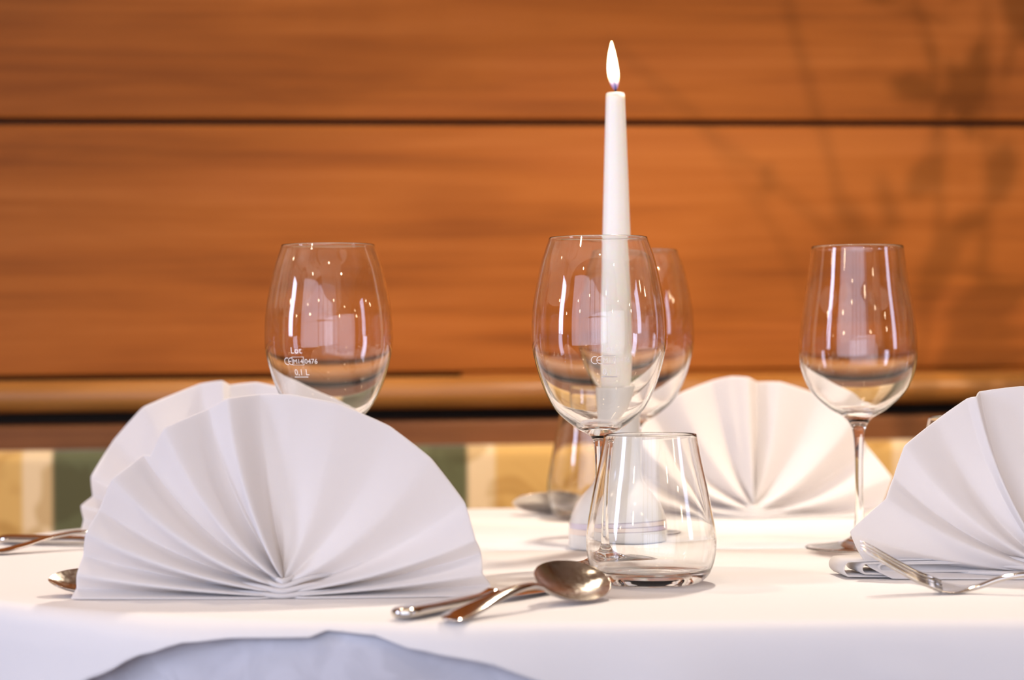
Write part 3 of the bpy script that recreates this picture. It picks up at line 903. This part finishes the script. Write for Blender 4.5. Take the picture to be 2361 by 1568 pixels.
# ------------------------------------------------------------------ things beside the view: lamp over the table, ceiling lights, twigs
pend = empty('pendant_lamp', (PEND[0], PEND[1], PEND[2])); tag(pend, 'pendant lamp hanging over the table, above the view', 'lamp')
shade = lathe('shade', [(r*mm, z*mm) for r, z in catmull([(135, -10), (130, 20), (105, 70), (60, 105), (25, 115), (22, 130)], 4)], M['brass'], pend, 48)
md = shade.modifiers.new('thickness', 'SOLIDIFY'); md.thickness = 0.0015; md.offset = 1
tube('cord', [(0, 0, 0.128), (0, 0, 0.5), (0, 0, 2.5-PEND[2])], 0.003, M['brass'], pend)
for i, (x, y) in enumerate(DOWN):
    d = lathe('ceiling_spotlight', [(0.058, 2.461), (0.075, 2.461), (0.078, 2.47), (0.078, 2.5), (0.058, 2.5)], M['brass'], None, 32)
    d.location = (x, y, 0)
    tag(d, 'round recessed ceiling spotlight outside the view', 'light', 'ceiling spotlights outside the view')

GLOBES = [(-1.6, -0.6, 1.75), (-0.8, -1.1, 1.95), (0.6, -1.2, 2.00), (1.5, -0.8, 1.75), (2.3, -0.2, 1.60), (-2.2, 0.9, 1.55), (2.5, 1.1, 1.7), (-2.4, 0.0, 1.35), (1.9, 0.2, 1.30), (0.9, -0.7, 1.35), (-1.1, -0.2, 1.30), (-1.9, 1.4, 1.9), (2.0, 1.5, 1.45)]
for i, (x, y, z_) in enumerate(GLOBES):
    g = empty('globe_lamp', (x, y, z_)); tag(g, 'small glowing globe lamp hanging deep in the room, outside the view', 'lamp', 'globe lamps outside the view')
    lathe('globe', [(r*mm, z*mm) for r, z in catmull([(0, -32), (16, -27.7), (27.7, -16), (32, 0), (27.7, 16), (16, 27.7), (6, 32)], 3)], M['bulb'], g, 24)
    tube('cord', [(0, 0, 0.031), (0, 0, 0.3), (0, 0, 2.5-z_)], 0.003, M['brass'], g, 6)

VX, VY = 0.84, 1.84
vase = empty('twig_vase', (VX, VY, TZ)); tag(vase, 'dark vase of leafy twigs on the table, just outside the right edge', 'vase')
lathe('vase_body', [(r*mm, z*mm) for r, z in [(0, 0)] + catmull([(34, 0), (44, 25), (46, 60), (34, 105), (20, 135), (22, 160)], 4) + [(20, 160), (17, 135), (0, 130)]], M['brass'], vase, 48)
def twig(pts, thick, leaves=0, size=0.035, seed=1):
    rnd = random.Random(seed)
    P = [Vector((0, 0, 0.135))] + [Vector((x-VX, y-VY, z_-TZ)) for x, y, z_ in pts]
    P = [Vector(p) for p in catmull([tuple(p) for p in P], 6)]
    n = len(P)
    tube('twig', P, [thick*(1-0.6*i/n) for i in range(n)], M['bark'], vase, 6)
    for q in range(leaves):
        c = P[rnd.randint(n//4, n-1)] + Vector((rnd.uniform(-.028, .028), rnd.uniform(-.03, .03), rnd.uniform(-.03, .03)))
        ax = Vector((rnd.uniform(-1, 1), rnd.uniform(-.6, .6), rnd.uniform(-1.2, 0.5))).normalized()
        sd = ax.cross(Vector((rnd.uniform(-1, 1), rnd.uniform(-1, 1), rnd.uniform(-1, 1)))).normalized()
        l = size*rnd.uniform(0.7, 1.25); w = l*0.42
        up = ax.cross(sd)*0.004
        V = [c - ax*l, c - ax*l*0.3 + sd*w, c + ax*l*0.4 + sd*w*0.8, c + ax*l, c + ax*l*0.4 - sd*w*0.8, c - ax*l*0.3 - sd*w, c+up]
        mesh('leaf', V, [(a, (a+1) % 6, 6) for a in range(6)], M['leaf'], vase)
twig([(0.82, 1.90, 1.20), (0.81, 1.93, 1.316), (0.76, 1.93, 1.50), (0.735, 1.93, 1.64)], 0.0042)
twig([(0.83, 1.90, 1.18), (0.815, 1.93, 1.30), (0.693, 1.93, 1.402), (0.60, 1.93, 1.47)], 0.0038)
twig([(0.84, 1.88, 1.10), (0.77, 1.93, 1.28), (0.66, 1.95, 1.40)], 0.003, 4, 0.022, 3)
twig([(0.87, 1.92, 1.20), (0.875, 1.95, 1.40), (0.84, 1.95, 1.55)], 0.004, 16, 0.034, 5)
twig([(0.90, 1.90, 1.10), (0.925, 1.93, 1.28), (0.93, 1.93, 1.52)], 0.004, 22, 0.036, 8)
twig([(0.89, 1.90, 1.00), (0.92, 1.92, 1.15), (0.93, 1.92, 1.34)], 0.004, 16, 0.034, 11)
twig([(0.86, 1.90, 1.10), (0.86, 1.92, 1.24), (0.845, 1.92, 1.37)], 0.0035, 7, 0.026, 13)

# refractive caustics of the pendant through the glassware
for o in CAUST:
    o.data.cycles.is_caustics_light = True
for root in (centre, left, back, right, tum, tum2, tum3):
    for ch in root.children:
        if ch.name.split('.')[0] in ('bowl', 'stem', 'foot', 'base', 'wall'):
            ch.cycles.is_caustics_caster = True
over.cycles.is_caustics_receiver = True
